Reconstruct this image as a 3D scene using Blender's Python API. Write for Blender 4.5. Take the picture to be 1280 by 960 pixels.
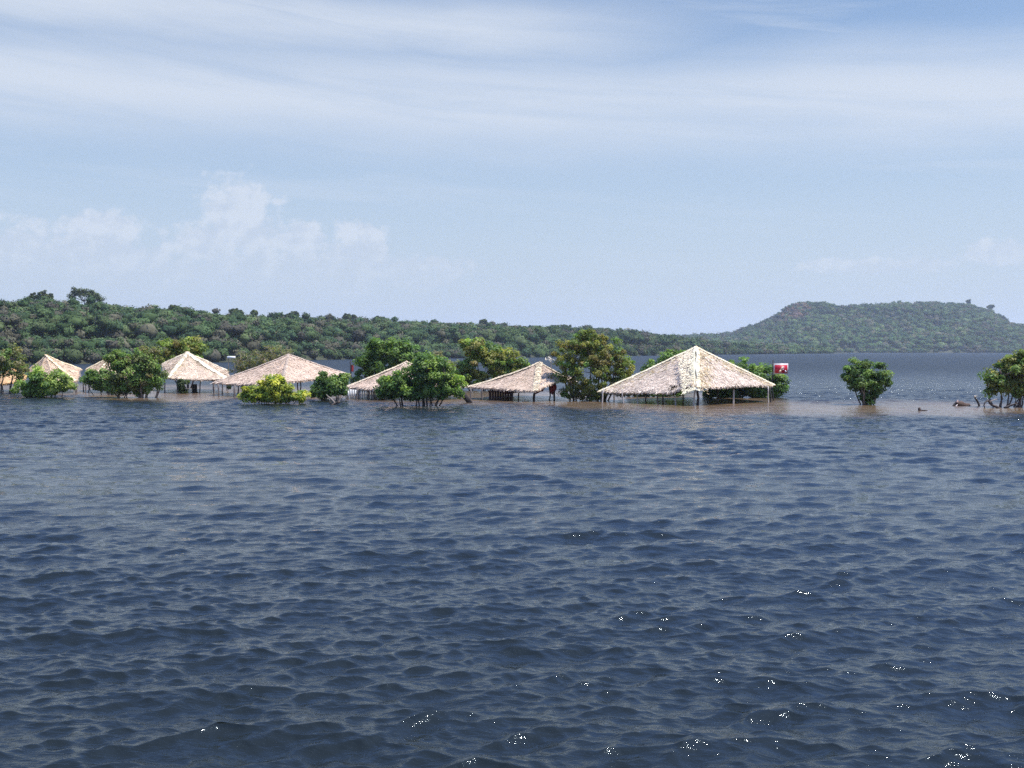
import bpy, math, random
import numpy as np

for o in list(bpy.data.objects):
    bpy.data.objects.remove(o)
SC = bpy.context.scene
COL = SC.collection
rng = np.random.default_rng(7)
random.seed(7)
R = math.radians

# ------------------------------------------------------------------ camera
FPX, HC, YH = 1350.0, 3.6, 438.0        # focal length in photo pixels, eye height, horizon row
cam_d = bpy.data.cameras.new('camera')
cam = bpy.data.objects.new('camera', cam_d); COL.objects.link(cam)
cam.location = (0, 0, HC)
cam.rotation_euler = (R(90) - math.atan((480 - YH) / FPX), 0, 0)
cam_d.sensor_width = 36.0
cam_d.lens = 36.0 * FPX / 1280.0
cam_d.clip_start = 0.1
cam_d.clip_end = 30000
SC.camera = cam

# ------------------------------------------------------------------ sun + sky
SUN_EL, SUN_AZ = 66.0, 104.0     # azimuth clockwise from the view direction (+Y)
sd = bpy.data.lights.new('sun', 'SUN')
sd.energy = 4.9; sd.angle = R(0.53); sd.color = (1.0, 0.955, 0.89)
so = bpy.data.objects.new('sun', sd); COL.objects.link(so)
so.rotation_euler = (R(90 - SUN_EL), 0, -R(SUN_AZ) + math.pi)
so.location = (60, 30, 120)

W_ = bpy.data.worlds.new('World'); SC.world = W_; W_.use_nodes = True
nt = W_.node_tree; nt.nodes.clear()
def N(t, **kw):
    n = nt.nodes.new(t)
    for k, v in kw.items(): setattr(n, k, v)
    return n
def L(a, b): nt.links.new(a, b)
def M(op, a, b=None, c=None, clamp=False):
    n = nt.nodes.new('ShaderNodeMath'); n.operation = op; n.use_clamp = clamp
    for i, v in enumerate((a, b, c)):
        if v is None: continue
        if hasattr(v, 'is_output'): nt.links.new(v, n.inputs[i])
        else: n.inputs[i].default_value = v
    return n.outputs[0]
def SMOOTH(v, lo, hi, a=0.0, b=1.0):
    n = nt.nodes.new('ShaderNodeMapRange'); n.interpolation_type = 'SMOOTHSTEP'
    nt.links.new(v, n.inputs['Value'])
    n.inputs['From Min'].default_value = lo; n.inputs['From Max'].default_value = hi
    n.inputs['To Min'].default_value = a; n.inputs['To Max'].default_value = b
    return n.outputs['Result']
def NOISE(vec, scale, detail=4, rough=.5, lac=2.0, dist=0.0):
    n = nt.nodes.new('ShaderNodeTexNoise'); n.inputs['Scale'].default_value = scale
    n.inputs['Detail'].default_value = detail; n.inputs['Roughness'].default_value = rough
    n.inputs['Distortion'].default_value = dist
    nt.links.new(vec, n.inputs['Vector']); return n.outputs['Fac']
def XYZ(x, y, z=0.0):
    n = nt.nodes.new('ShaderNodeCombineXYZ')
    for i, v in enumerate((x, y, z)):
        if hasattr(v, 'is_output'): nt.links.new(v, n.inputs[i])
        else: n.inputs[i].default_value = v
    return n.outputs[0]
out = N('ShaderNodeOutputWorld'); bg = N('ShaderNodeBackground'); L(bg.outputs[0], out.inputs[0])
bg.inputs[1].default_value = 0.10
sky = N('ShaderNodeTexSky'); sky.sky_type = 'NISHITA'; sky.sun_disc = False
sky.sun_elevation = R(SUN_EL); sky.sun_rotation = R(SUN_AZ)
sky.altitude = 10; sky.air_density = 1.0; sky.dust_density = 0.4; sky.ozone_density = 3.0
tc = N('ShaderNodeTexCoord'); sp = N('ShaderNodeSeparateXYZ'); L(tc.outputs['Generated'], sp.inputs[0])
X, Y, Z = sp.outputs
az = M('ARCTAN2', X, Y)                      # radians, 0 = straight north (+Y)
el = M('ARCSINE', Z)
# --- cirrus veils: broad soft bands of the sky, in azimuth / elevation
wv = NOISE(XYZ(M('MULTIPLY', az, 1.6), M('MULTIPLY', el, 7.0)), 1.6, 5, .55)
el_w = M('ADD', el, M('MULTIPLY', M('SUBTRACT', wv, .5), .055))
el_t = M('ADD', el_w, M('MULTIPLY', az, .02))       # bands dip to the right
fib = NOISE(XYZ(M('MULTIPLY', az, 2.2), M('MULTIPLY', M('ADD', el, M('MULTIPLY', az, .09)), 26.0), 3.1), 1.3, 7, .62, dist=.4)
def BAND(c, w, s=1.0):
    d = M('DIVIDE', M('ABSOLUTE', M('SUBTRACT', el_t, c)), w)
    return M('MULTIPLY', SMOOTH(d, 0.0, 1.0, 1.0, 0.0), s)
b1 = BAND(.222, .075, 1.0)
b2 = BAND(.283, .052, 1.0)
b3 = BAND(.42, .05, .6)
left_fade = SMOOTH(az, -.05, .27, 1.0, .05)
b2 = M('MULTIPLY', b2, left_fade)
bands = M('MAXIMUM', M('MAXIMUM', b1, b2), b3)
cir = M('MULTIPLY', bands, SMOOTH(fib, .20, .62, .55, 1.0))
thin = M('MULTIPLY', SMOOTH(fib, .46, .74, 0, .42), SMOOTH(el, .04, .25, .35, 1.0))
cir = M('MAXIMUM', cir, thin)
cir = M('MULTIPLY', cir, SMOOTH(el, .34, .52, 1.0, .04))
# --- low far cumulus
puff = NOISE(XYZ(M('MULTIPLY', az, 1.0), M('MULTIPLY', el, 1.15), 1.7), 30.0, 9, .62)
puffL = NOISE(XYZ(az, el, 4.2), 9.0, 3, .5)
def BLOB(a, e, ra, re):
    da = M('DIVIDE', M('SUBTRACT', az, a), ra); de = M('DIVIDE', M('SUBTRACT', el, e), re)
    return M('SUBTRACT', 1.0, M('SQRT', M('ADD', M('MULTIPLY', da, da), M('MULTIPLY', de, de))))
def pxd(px, py):
    x = (px - 640) / FPX; z = (YH - py) / FPX
    return math.atan2(x, 1), math.asin(z / math.sqrt(1 + x * x + z * z))
f = None
for (px, py, rx, ry) in [(300, 278, 44, 44), (262, 305, 40, 30), (130, 296, 44, 30), (15, 312, 50, 34), (385, 298, 24, 24),
                         (450, 308, 36, 26), (540, 340, 50, 18), (1260, 318, 60, 14), (1090, 334, 90, 10),
                         (330, 350, 190, 48), (100, 350, 150, 50)]:
    a, e = pxd(px, py)
    b = BLOB(a, e, rx / FPX * 1.15, ry / FPX * 1.15)
    f = b if f is None else M('SMOOTH_MAX', f, b, .12)
edge = M('ADD', f, M('ADD', M('MULTIPLY', M('SUBTRACT', puff, .5), 2.7), M('MULTIPLY', M('SUBTRACT', puffL, .5), .5)))
cum = SMOOTH(edge, -.14, .34)
# the lit top of the heaps is denser; the feet dissolve in the low air
cum = M('MULTIPLY', cum, SMOOTH(el, .030, .115, .05, .78))
lowveil = SMOOTH(el, .0, .33, .92, 0.0)
veil = M('MAXIMUM', lowveil, 0.0)
tm = N('ShaderNodeMix', data_type='RGBA'); tm.inputs[6].default_value = (1.0, 1.0, 1.0, 1); tm.inputs[7].default_value = (1.42, 1.85, 2.65, 1); L(SMOOTH(el, .31, .55), tm.inputs[0])
tn = N('ShaderNodeVectorMath', operation='MULTIPLY'); L(sky.outputs[0], tn.inputs[0]); L(tm.outputs[2], tn.inputs[1])
mix0 = N('ShaderNodeMix', data_type='RGBA'); L(tn.outputs[0], mix0.inputs[6]); mix0.inputs[7].default_value = (3.95, 4.58, 5.45, 1)
L(M('MULTIPLY', veil, 1.0), mix0.inputs[0])
mix1 = N('ShaderNodeMix', data_type='RGBA'); L(mix0.outputs[2], mix1.inputs[6]); mix1.inputs[7].default_value = (5.0, 5.5, 6.25, 1)
L(M('MULTIPLY', cir, .92), mix1.inputs[0])
mix2 = N('ShaderNodeMix', data_type='RGBA'); L(mix1.outputs[2], mix2.inputs[6]); cs_ = N('ShaderNodeMix', data_type='RGBA'); cs_.inputs[6].default_value = (4.5, 4.95, 5.8, 1); cs_.inputs[7].default_value = (5.7, 6.0, 6.55, 1)
puff2 = NOISE(XYZ(M('ADD', az, .006), M('MULTIPLY', M('SUBTRACT', el, .006), 1.15), 1.7), 30.0, 9, .62)
L(SMOOTH(M('ADD', M('SUBTRACT', puff, puff2), M('MULTIPLY', M('SUBTRACT', el, .10), 2.2)), -.12, .12), cs_.inputs[0]); L(cs_.outputs[2], mix2.inputs[7])
L(M('MULTIPLY', cum, .75), mix2.inputs[0])
L(mix2.outputs[2], bg.inputs[0])

SC.view_settings.view_transform = 'Standard'; SC.view_settings.look = 'None'
SC.view_settings.exposure = 0.45; SC.view_settings.gamma = 1.0; SC.view_settings.use_curve_mapping = False
SC.render.engine = 'CYCLES'
SC.cycles.max_bounces = 6; SC.cycles.volume_bounces = 1; SC.cycles.diffuse_bounces = 2
SC.cycles.glossy_bounces = 3; SC.cycles.transmission_bounces = 3; SC.cycles.transparent_max_bounces = 6
SC.cycles.sample_clamp_indirect = 4
SC.cycles.use_denoising = False

# ------------------------------------------------------------------ helpers
def P(px, D, z): return np.array([(px - 640) / FPX * D, D, z], float)
def Zat(py, D): return HC - (py - YH) / FPX * D
def PY(px, py, D): return P(px, D, Zat(py, D))
def tag(o, label=None, cat=None, group=None, kind=None):
    if label: o['label'] = label
    if cat: o['category'] = cat
    if group: o['group'] = group
    if kind: o['kind'] = kind
    return o
def empty(name, loc, label, cat, group=None):
    o = bpy.data.objects.new(name, None); COL.objects.link(o); o.location = tuple(float(v) for v in loc)
    o.empty_display_size = .3
    return tag(o, label, cat, group)
class MB:
    """collects vertex / face arrays, links them as ONE mesh object"""
    def __init__(s): s.v = []; s.q = []; s.t = []; s.c = []; s.n = 0
    def add(s, v, quads=None, tris=None, col=(1, 1, 1)):
        v = np.asarray(v, float).reshape(-1, 3)
        if quads is not None and len(quads): s.q.append(np.asarray(quads, int).reshape(-1, 4) + s.n)
        if tris is not None and len(tris): s.t.append(np.asarray(tris, int).reshape(-1, 3) + s.n)
        c = np.asarray(col, float)
        if c.ndim == 1: c = np.tile(c[:3], (len(v), 1))
        s.v.append(v); s.c.append(c[:, :3]); s.n += len(v)
    def tube(s, pts, rad, sides=6, col=(1, 1, 1)):
        pts = np.asarray(pts, float); n = len(pts); rad = np.broadcast_to(np.asarray(rad, float), (n,))
        d = np.gradient(pts, axis=0); d /= np.linalg.norm(d, axis=1)[:, None] + 1e-9
        up = np.tile([0.13, 0.21, 0.97], (n, 1)); up[np.abs(d[:, 2]) > .8] = [0.97, .13, .2]
        a = np.cross(d, up); a /= np.linalg.norm(a, axis=1)[:, None] + 1e-9
        for i in range(1, n):
            if np.dot(a[i], a[i - 1]) < 0: a[i] *= -1
        b = np.cross(d, a)
        th = np.arange(sides) * 2 * math.pi / sides
        ring = pts[:, None] + rad[:, None, None] * (np.cos(th)[None, :, None] * a[:, None] + np.sin(th)[None, :, None] * b[:, None])
        v = ring.reshape(-1, 3); q = []
        for i in range(n - 1):
            for k in range(sides):
                k2 = (k + 1) % sides
                q.append((i * sides + k, i * sides + k2, (i + 1) * sides + k2, (i + 1) * sides + k))
        v = np.vstack([v, pts[0], pts[-1]]); e0 = n * sides; t = []
        for k in range(sides):
            k2 = (k + 1) % sides
            t.append((e0, k2, k)); t.append((e0 + 1, (n - 1) * sides + k, (n - 1) * sides + k2))
        s.add(v, q, t, col)
    def box(s, c, size, rz=0, tilt=(0, 0), col=(1, 1, 1)):
        sx, sy, sz = [x / 2 for x in size]
        v = np.array([(x, y, z) for z in (-sz, sz) for y in (-sy, sy) for x in (-sx, sx)])
        a, b = tilt
        Rx = np.array([[1, 0, 0], [0, math.cos(a), -math.sin(a)], [0, math.sin(a), math.cos(a)]])
        Ry = np.array([[math.cos(b), 0, math.sin(b)], [0, 1, 0], [-math.sin(b), 0, math.cos(b)]])
        Rz = np.array([[math.cos(rz), -math.sin(rz), 0], [math.sin(rz), math.cos(rz), 0], [0, 0, 1]])
        v = v @ (Rz @ Ry @ Rx).T + np.asarray(c, float)
        s.add(v, [(0, 2, 3, 1), (4, 5, 7, 6), (0, 1, 5, 4), (2, 6, 7, 3), (0, 4, 6, 2), (1, 3, 7, 5)], None, col)
    def cards(s, c, n, size, col, aspect=.55, spin=None, bend=.0):
        """rhombic leaves: c centres, n normals, size half lengths, col per leaf"""
        c = np.asarray(c); m = len(c)
        if m == 0: return
        n = n / (np.linalg.norm(n, axis=1)[:, None] + 1e-9)
        r = rng.normal(size=(m, 3)) if spin is None else spin
        a = np.cross(n, r); a /= np.linalg.norm(a, axis=1)[:, None] + 1e-9
        b = np.cross(n, a)
        sz = np.asarray(size)[:, None] if np.ndim(size) else size
        v = np.stack([c - a * sz, c - b * sz * aspect + n * bend * sz, c + a * sz, c + b * sz * aspect + n * bend * sz], 1).reshape(-1, 3)
        q = np.arange(m * 4).reshape(-1, 4)
        s.add(v, q, None, np.repeat(np.asarray(col), 4, 0))
    def build(s, name, mat, parent=None, smooth=False):
        v = np.vstack(s.v); c = np.vstack(s.c)
        if parent is not None: v = v - np.array(parent.matrix_basis.translation if parent.parent is None else parent.parent.matrix_basis.translation)
        q = np.vstack(s.q) if s.q else np.zeros((0, 4), int); t = np.vstack(s.t) if s.t else np.zeros((0, 3), int)
        me = bpy.data.meshes.new(name)
        me.vertices.add(len(v)); me.vertices.foreach_set('co', v.astype('f').ravel())
        loops = np.concatenate([q.ravel(), t.ravel()])
        me.loops.add(len(loops)); me.loops.foreach_set('vertex_index', loops.astype('i'))
        starts = np.concatenate([np.arange(len(q)) * 4, len(q) * 4 + np.arange(len(t)) * 3])
        me.polygons.add(len(starts)); me.polygons.foreach_set('loop_start', starts.astype('i'))
        me.update(calc_edges=True)
        at = me.color_attributes.new('col', 'FLOAT_COLOR', 'POINT')
        at.data.foreach_set('color', np.hstack([c, np.ones((len(c), 1))]).astype('f').ravel())
        if smooth: me.polygons.foreach_set('use_smooth', np.ones(len(starts), bool))
        me.materials.append(mat)
        o = bpy.data.objects.new(name, me); COL.objects.link(o)
        if parent is not None: o.parent = parent
        return o

def nodes(mat):
    global nt
    mat.use_nodes = True; nt = mat.node_tree; nt.nodes.clear()
    return nt
def attr_mat(name, rough=.7, noise=(0, 1), spec=.3, transl=0.0, bump=0, bscale=20):
    m = bpy.data.materials.new(name); nodes(m)
    o = nt.nodes.new('ShaderNodeOutputMaterial'); p = nt.nodes.new('ShaderNodeBsdfPrincipled')
    a = nt.nodes.new('ShaderNodeAttribute'); a.attribute_name = 'col'
    p.inputs['Roughness'].default_value = rough; p.inputs['Specular IOR Level'].default_value = spec
    colr = a.outputs['Color']
    g = nt.nodes.new('ShaderNodeTexCoord')
    if noise[0]:
        f = NOISE(g.outputs['Object'], noise[1], 4, .6)
        k = nt.nodes.new('ShaderNodeVectorMath'); k.operation = 'SCALE'
        nt.links.new(colr, k.inputs[0]); nt.links.new(SMOOTH(f, .25, .75, 1 - noise[0], 1 + noise[0]), k.inputs['Scale'])
        colr = k.outputs[0]
    nt.links.new(colr, p.inputs['Base Color'])
    if bump:
        f = NOISE(g.outputs['Object'], bscale, 4, .6); b = nt.nodes.new('ShaderNodeBump')
        b.inputs['Strength'].default_value = bump; b.inputs['Distance'].default_value = .03
        nt.links.new(f, b.inputs['Height']); nt.links.new(b.outputs[0], p.inputs['Normal'])
    if transl:
        t = nt.nodes.new('ShaderNodeBsdfTranslucent'); mx = nt.nodes.new('ShaderNodeMixShader')
        v = nt.nodes.new('ShaderNodeVectorMath'); v.operation = 'MULTIPLY'; v.inputs[1].default_value = (1.3, 1.5, .6)
        nt.links.new(colr, v.inputs[0]); nt.links.new(v.outputs[0], t.inputs[0])
        mx.inputs[0].default_value = transl
        nt.links.new(p.outputs[0], mx.inputs[1]); nt.links.new(t.outputs[0], mx.inputs[2]); nt.links.new(mx.outputs[0], o.inputs[0])
    else: nt.links.new(p.outputs[0], o.inputs[0])
    return m
MAT_LEAF = attr_mat('leaf', .5, spec=.28, transl=.40)
MAT_FAR = attr_mat('far_leaf', .8, spec=.1, transl=.12)
MAT_BARK = attr_mat('bark', .85, noise=(.35, 6), bump=.5, bscale=18)
MAT_WOOD = attr_mat('weathered_wood', .8, noise=(.3, 9), bump=.4, bscale=30)
MAT_THATCH = attr_mat('thatch', .85, noise=(.16, 1.4), spec=.15)
MAT_PAINT = attr_mat('paint', .5, noise=(.12, 5))
MAT_CLOTH = attr_mat('cloth', .85, noise=(.2, 4))
MAT_SOIL = attr_mat('soil', .95, noise=(.35, .05))

# ------------------------------------------------------------------ water: one sheet, wave heights summed from a wind-sea spectrum
def make_water():
    rr = [0.4, 1.0, 1.8, 2.8, 3.8, 4.8, 5.6, 6.2]; r = 6.6
    while r < 110:
        rr.append(r); r += min(r * r / 6200.0, .14) if r < 95 else .16 * (1 + (r - 95) / 10)
    while r < 6000: rr.append(r); r *= 1.022
    rr.append(6000.0); rr = np.array(rr); nr = len(rr)
    a_in = np.linspace(-R(40), R(40), 1120)
    a_out = np.linspace(R(40), R(360 - 40), 122)[1:-1]
    aa = np.concatenate([a_in, a_out]); na = len(aa)
    r2, a2 = np.meshgrid(rr, aa, indexing='ij')
    x = (r2 * np.sin(a2)).astype('f8').ravel(); y = (r2 * np.cos(a2)).astype('f8').ravel()
    dr = np.gradient(rr); dr = np.repeat(dr, na)
    da = np.gradient(a_in)[0] * r2.ravel(); da[np.tile(np.arange(na) >= len(a_in), nr)] = 2.0 * r2.ravel()[0] + 99
    sp_ = np.maximum(dr, da)
    # shallow sandbar: calmer, and the sand shows through
    def bar(x, y):
        w = 640 + x / np.maximum(y, 1) * FPX
        near = np.interp(w, [-200, 60, 150, 260, 300, 420, 520, 640, 760, 880, 1000, 1120, 1280, 1500],
                         [93, 87, 74, 73, 76, 75, 70, 69, 63, 58.5, 56.5, 56, 57, 60])
        near = near + 1.1 * np.sin(x * .9 + 1) + .8 * np.sin(x * 2.3 + y * .3)
        far = np.interp(w, [-200, 200, 500, 900, 1000, 1280, 1500], [118, 114, 98, 90, 77, 74, 76]) + 2 * np.sin(x * .5)
        s = np.clip((y - near) / 7.0, 0, 1); e = np.clip((far + 5 - y) / 13.0, 0, 1)
        s = s * s * (3 - 2 * s); e = e * e * (3 - 2 * e)
        return s * e
    sh = bar(x, y)
    nw = 150
    lam = np.exp(np.linspace(math.log(.12), math.log(6.5), nw)) * rng.uniform(.94, 1.06, nw)
    k = 2 * math.pi / lam
    th = rng.normal(0, 1, nw) * np.interp(lam, [.2, .8, 3], [R(34), R(20), R(16)]) + np.where(rng.random(nw) < .08, rng.choice([-1, 1], nw) * R(55), 0) + R(8)
    w_l = np.exp(-.5 * ((np.log(lam) - math.log(.26)) / .62) ** 2) + .62 * np.exp(-.5 * ((np.log(lam) - math.log(1.15)) / .5) ** 2)
    sl = w_l / math.sqrt((w_l ** 2).sum() / 2) * WAVE_SLOPE
    amp = sl / k
    ph = rng.uniform(0, 2 * math.pi, nw)
    z = np.zeros_like(x); ox = np.zeros_like(x); oy = np.zeros_like(x)
    gust = 1.0 + .28 * np.sin(x * .09 + y * .05 + 1.3) * np.sin(y * .13 - x * .04) + .15 * np.sin(x * .31 + 2) * np.sin(y * .27)
    for i in range(nw):
        m = (sp_ < lam[i] / 2.2)
        idx = np.nonzero(m)[0]
        if len(idx) == 0: continue
        kx, ky = k[i] * math.sin(th[i]), -k[i] * math.cos(th[i])
        xi, yi = x[idx], y[idx]
        fade = np.clip((lam[i] / 2.2 - sp_[idx]) / (lam[i] / 6), 0, 1) * gust[idx]
        p = (kx * xi + ky * yi + ph[i]).astype('f4')
        A = amp[i] * fade
        z[idx] += A * np.cos(p)
        s_ = np.sin(p) * A * .98
        ox[idx] -= s_ * math.sin(th[i]); oy[idx] += s_ * math.cos(th[i])
    att = 1 - .72 * sh
    z *= att; ox *= att; oy *= att
    v = np.stack([x + ox, y + oy, z], 1)
    i = np.arange(nr - 1)[:, None] * na; j = np.arange(na)[None]; j2 = (j + 1) % na
    q = np.stack([i + j, i + na + j, i + na + j2, i + j2], -1).reshape(-1, 4)[:, ::-1]
    b = MB(); b.add(v, q, [(k_, (k_ + 1) % na, na * nr) for k_ in range(na)], np.stack([np.append(sh, 0)] * 3, 1)) if False else b.add(v, q, None, np.stack([sh] * 3, 1))
    m = bpy.data.materials.new('lake_water'); nodes(m)
    o = nt.nodes.new('ShaderNodeOutputMaterial'); p = nt.nodes.new('ShaderNodeBsdfPrincipled')
    nt.links.new(p.outputs[0], o.inputs[0])
    at = nt.nodes.new('ShaderNodeAttribute'); at.attribute_name = 'col'
    g = nt.nodes.new('ShaderNodeNewGeometry'); pos = g.outputs['Position']
    ps = nt.nodes.new('ShaderNodeSeparateXYZ'); nt.links.new(pos, ps.inputs[0])
    sand = NOISE(XYZ(M('MULTIPLY', ps.outputs[0], .5), ps.outputs[1]), .6, 4, .6)
    shf = M('MULTIPLY', at.outputs['Fac'], SMOOTH(sand, .25, .7, .55, 1.0))
    mx = nt.nodes.new('ShaderNodeMix'); mx.data_type = 'RGBA'
    mx.inputs[6].default_value = (.0115, .0145, .0115, 1); mx.inputs[7].default_value = (.17, .112, .064, 1)
    nt.links.new(shf, mx.inputs[0]); nt.links.new(mx.outputs[2], p.inputs['Base Color'])
    p.inputs['IOR'].default_value = 1.37; p.inputs['Specular Tint'].default_value = (.74, .90, 1.0, 1)
    dist = nt.nodes.new('ShaderNodeVectorMath'); dist.operation = 'LENGTH'; nt.links.new(pos, dist.inputs[0]); dd = dist.outputs['Value']
    nt.links.new(SMOOTH(dd, 12, 260, .03, .50), p.inputs['Roughness'])
    # capillary ripples, and beyond the meshed waves the chop itself, as bump
    fine = NOISE(XYZ(M('MULTIPLY', ps.outputs[0], .42), ps.outputs[1], 0), 9.0, 4, .6, dist=.6)
    mid = NOISE(XYZ(M('MULTIPLY', ps.outputs[0], .45), ps.outputs[1], 5.0), 2.3, 4, .6, dist=.4)
    big = NOISE(XYZ(M('MULTIPLY', ps.outputs[0], .35), ps.outputs[1], 9.0), .75, 4, .62, dist=.3)
    tiny = NOISE(XYZ(M('MULTIPLY', ps.outputs[0], .7), ps.outputs[1], 2.0), 34.0, 3, .6)
    h = M('ADD', M('ADD', M('MULTIPLY', fine, .022), M('MULTIPLY', tiny, SMOOTH(dd, 6, 16, .003, .0))), M('MULTIPLY', M('MULTIPLY', mid, .19), SMOOTH(dd, 20, 80, .08, 1.0)))
    h = M('ADD', h, M('MULTIPLY', M('MULTIPLY', big, 1.0), SMOOTH(dd, 60, 140, .0, 1.0)))
    h = M('MULTIPLY', h, M('SUBTRACT', 1.0, M('MULTIPLY', at.outputs['Fac'], .45)))
    bp = nt.nodes.new('ShaderNodeBump'); bp.inputs['Strength'].default_value = 1.0; bp.inputs['Distance'].default_value = 1.0
    nt.links.new(h, bp.inputs['Height']); nt.links.new(bp.outputs[0], p.inputs['Normal'])
    ob = b.build('water', m, smooth=True)
    tag(ob, kind='structure')
WAVE_SLOPE = .228
make_water()

# ------------------------------------------------------------------ lake bed and ground, one sheet under everything
b = MB(); n_ = 60
g = np.linspace(-6000, 6000, n_); gx, gy = np.meshgrid(g, g)
gz = -1.6 + .25 * np.sin(gx * .003) * np.cos(gy * .0027)
idx = np.arange(n_ * n_).reshape(n_, n_)
b.add(np.stack([gx.ravel(), gy.ravel(), gz.ravel()], 1), np.stack([idx[:-1, :-1], idx[:-1, 1:], idx[1:, 1:], idx[1:, :-1]], -1).reshape(-1, 4), None, (.22, .16, .10))
tag(b.build('ground', MAT_SOIL), kind='structure')

# ------------------------------------------------------------------ far shores: terrain + forest mass
def vnoise(x, y, s, seed=0):
    r_ = np.random.default_rng(seed); t = 0
    for i in range(7):
        a = r_.uniform(0, 6.28); k = s * (1.7 ** i) * .7; p = r_.uniform(0, 6.28)
        t = t + np.sin((x * math.cos(a) + y * math.sin(a)) * k + p) / (1.5 ** i)
    return t / 2.2
class Shore:
    def __init__(s, pxs, D0, ysky, depth, th, seed, prof=.6):
        s.pxs, s.D0_, s.ys, s.depth, s.th, s.seed, s.prof = pxs, D0, ysky, depth, th, seed, prof
    def D0(s, px): return np.interp(px, s.pxs, s.D0_)
    def zc(s, px):
        Dc = s.D0(px) * (1 + s.depth)
        return np.maximum(HC + (YH - np.interp(px, *s.ys)) * Dc / FPX - np.interp(px, s.pxs, s.th) * 1.22, .6)
    def pos(s, px, t):
        D = s.D0(px) * (1 + s.depth * t)
        x = (px - 640) / FPX * D
        tt = np.clip(t, 0, 1)
        z = s.zc(px) * (1 - (1 - tt) ** 1.5) ** s.prof * np.where(t > 1, 1 - .35 * (t - 1) ** 2, 1)
        z = z * (1 + .11 * vnoise(x, D, 9.0 / (s.D0(px).mean() * s.depth + 1), s.seed) * np.sin(np.clip(tt, 0, 1) * math.pi))
        z = np.where(t < .02, -.5 , z) 
        return np.stack([x, D, z], -1)
    def terrain(s, name, px0, px1):
        px = np.linspace(px0, px1, 200); t = np.concatenate([[-.02, 0.0], np.linspace(.02, 2.4, 50)])
        PX, T = np.meshgrid(px, t, indexing='ij'); v = s.pos(PX.ravel(), T.ravel())
        idx = np.arange(len(px) * len(t)).reshape(len(px), len(t)); b = MB()
        b.add(v, np.stack([idx[:-1, :-1], idx[1:, :-1], idx[1:, 1:], idx[:-1, 1:]], -1).reshape(-1, 4), None, (.045, .048, .025))
        return tag(b.build(name, MAT_SOIL, smooth=True), kind='structure')
PAL = np.array([[.048, .085, .030], [.060, .098, .036], [.078, .118, .042], [.040, .072, .032], [.095, .128, .050],
                [.110, .105, .065], [.052, .090, .040], [.070, .110, .040], [.085, .080, .055]])
import bmesh
_bm = bmesh.new(); bmesh.ops.create_icosphere(_bm, subdivisions=2, radius=1.0)
ICO_V = np.array([v.co[:] for v in _bm.verts]); ICO_F = np.array([[v.index for v in f.verts] for f in _bm.faces]); _bm.free()
def crowns(b, cen, rad, base, per, cs, jit=.22, flat=.78, up=.15):
    m = len(cen); k = len(ICO_V); ph_ = rng.uniform(0, 6.28, (m, 1))
    lum = 1 + .20 * np.sin(ICO_V[:, 0] * 4.2 + ph_) * np.sin(ICO_V[:, 1] * 3.7 + ph_ * 2) + .12 * np.sin(ICO_V[:, 2] * 6 + ph_ * 3) + rng.normal(0, .09, (m, k))
    v = cen[:, None] + ICO_V[None] * (rad[:, None] * .78 * lum)[..., None] * np.array([1, 1, flat])
    b.add(v.reshape(-1, 3), None, (ICO_F[None] + (np.arange(m) * k)[:, None, None]).reshape(-1, 3), (base[:, None] * rng.uniform(.5, 1.0, (m, k, 1))).reshape(-1, 3))
    crown_cards(b, cen, rad, base, per, cs, jit, flat, up)
def crown_cards(b, cen, rad, base, per, cs, jit, flat, up):
    """cen (m,3), rad (m,), base colour (m,3): leaf cards over the upper shell of each crown"""
    m = len(cen)
    d = rng.normal(size=(m, per, 3)); d /= np.linalg.norm(d, axis=2)[..., None]
    d[..., 2] = np.where(d[..., 2] < -.35, -d[..., 2], d[..., 2])
    lum = 1 + .22 * np.sin(d[..., 0] * 5 + rng.uniform(0, 6, (m, 1))) * np.sin(d[..., 1] * 4 + rng.uniform(0, 6, (m, 1))) + .14 * np.sin(d[..., 2] * 9 + rng.uniform(0, 6, (m, 1)))
    rr = rad[:, None] * lum * rng.uniform(.80, 1.08, (m, per))
    c = cen[:, None] + d * rr[..., None] * np.array([1, 1, flat])
    nrm = d + rng.normal(size=d.shape) * .30 + np.array([0, 0, up])
    col = base[:, None] * rng.uniform(1 - jit, 1 + jit, (m, per, 1)) * np.array([1, 1, 1])
    size = np.repeat(cs, per) * rng.uniform(.6, 1.25, m * per)
    b.cards(c.reshape(-1, 3), nrm.reshape(-1, 3), size, col.reshape(-1, 3), aspect=.75)
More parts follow.
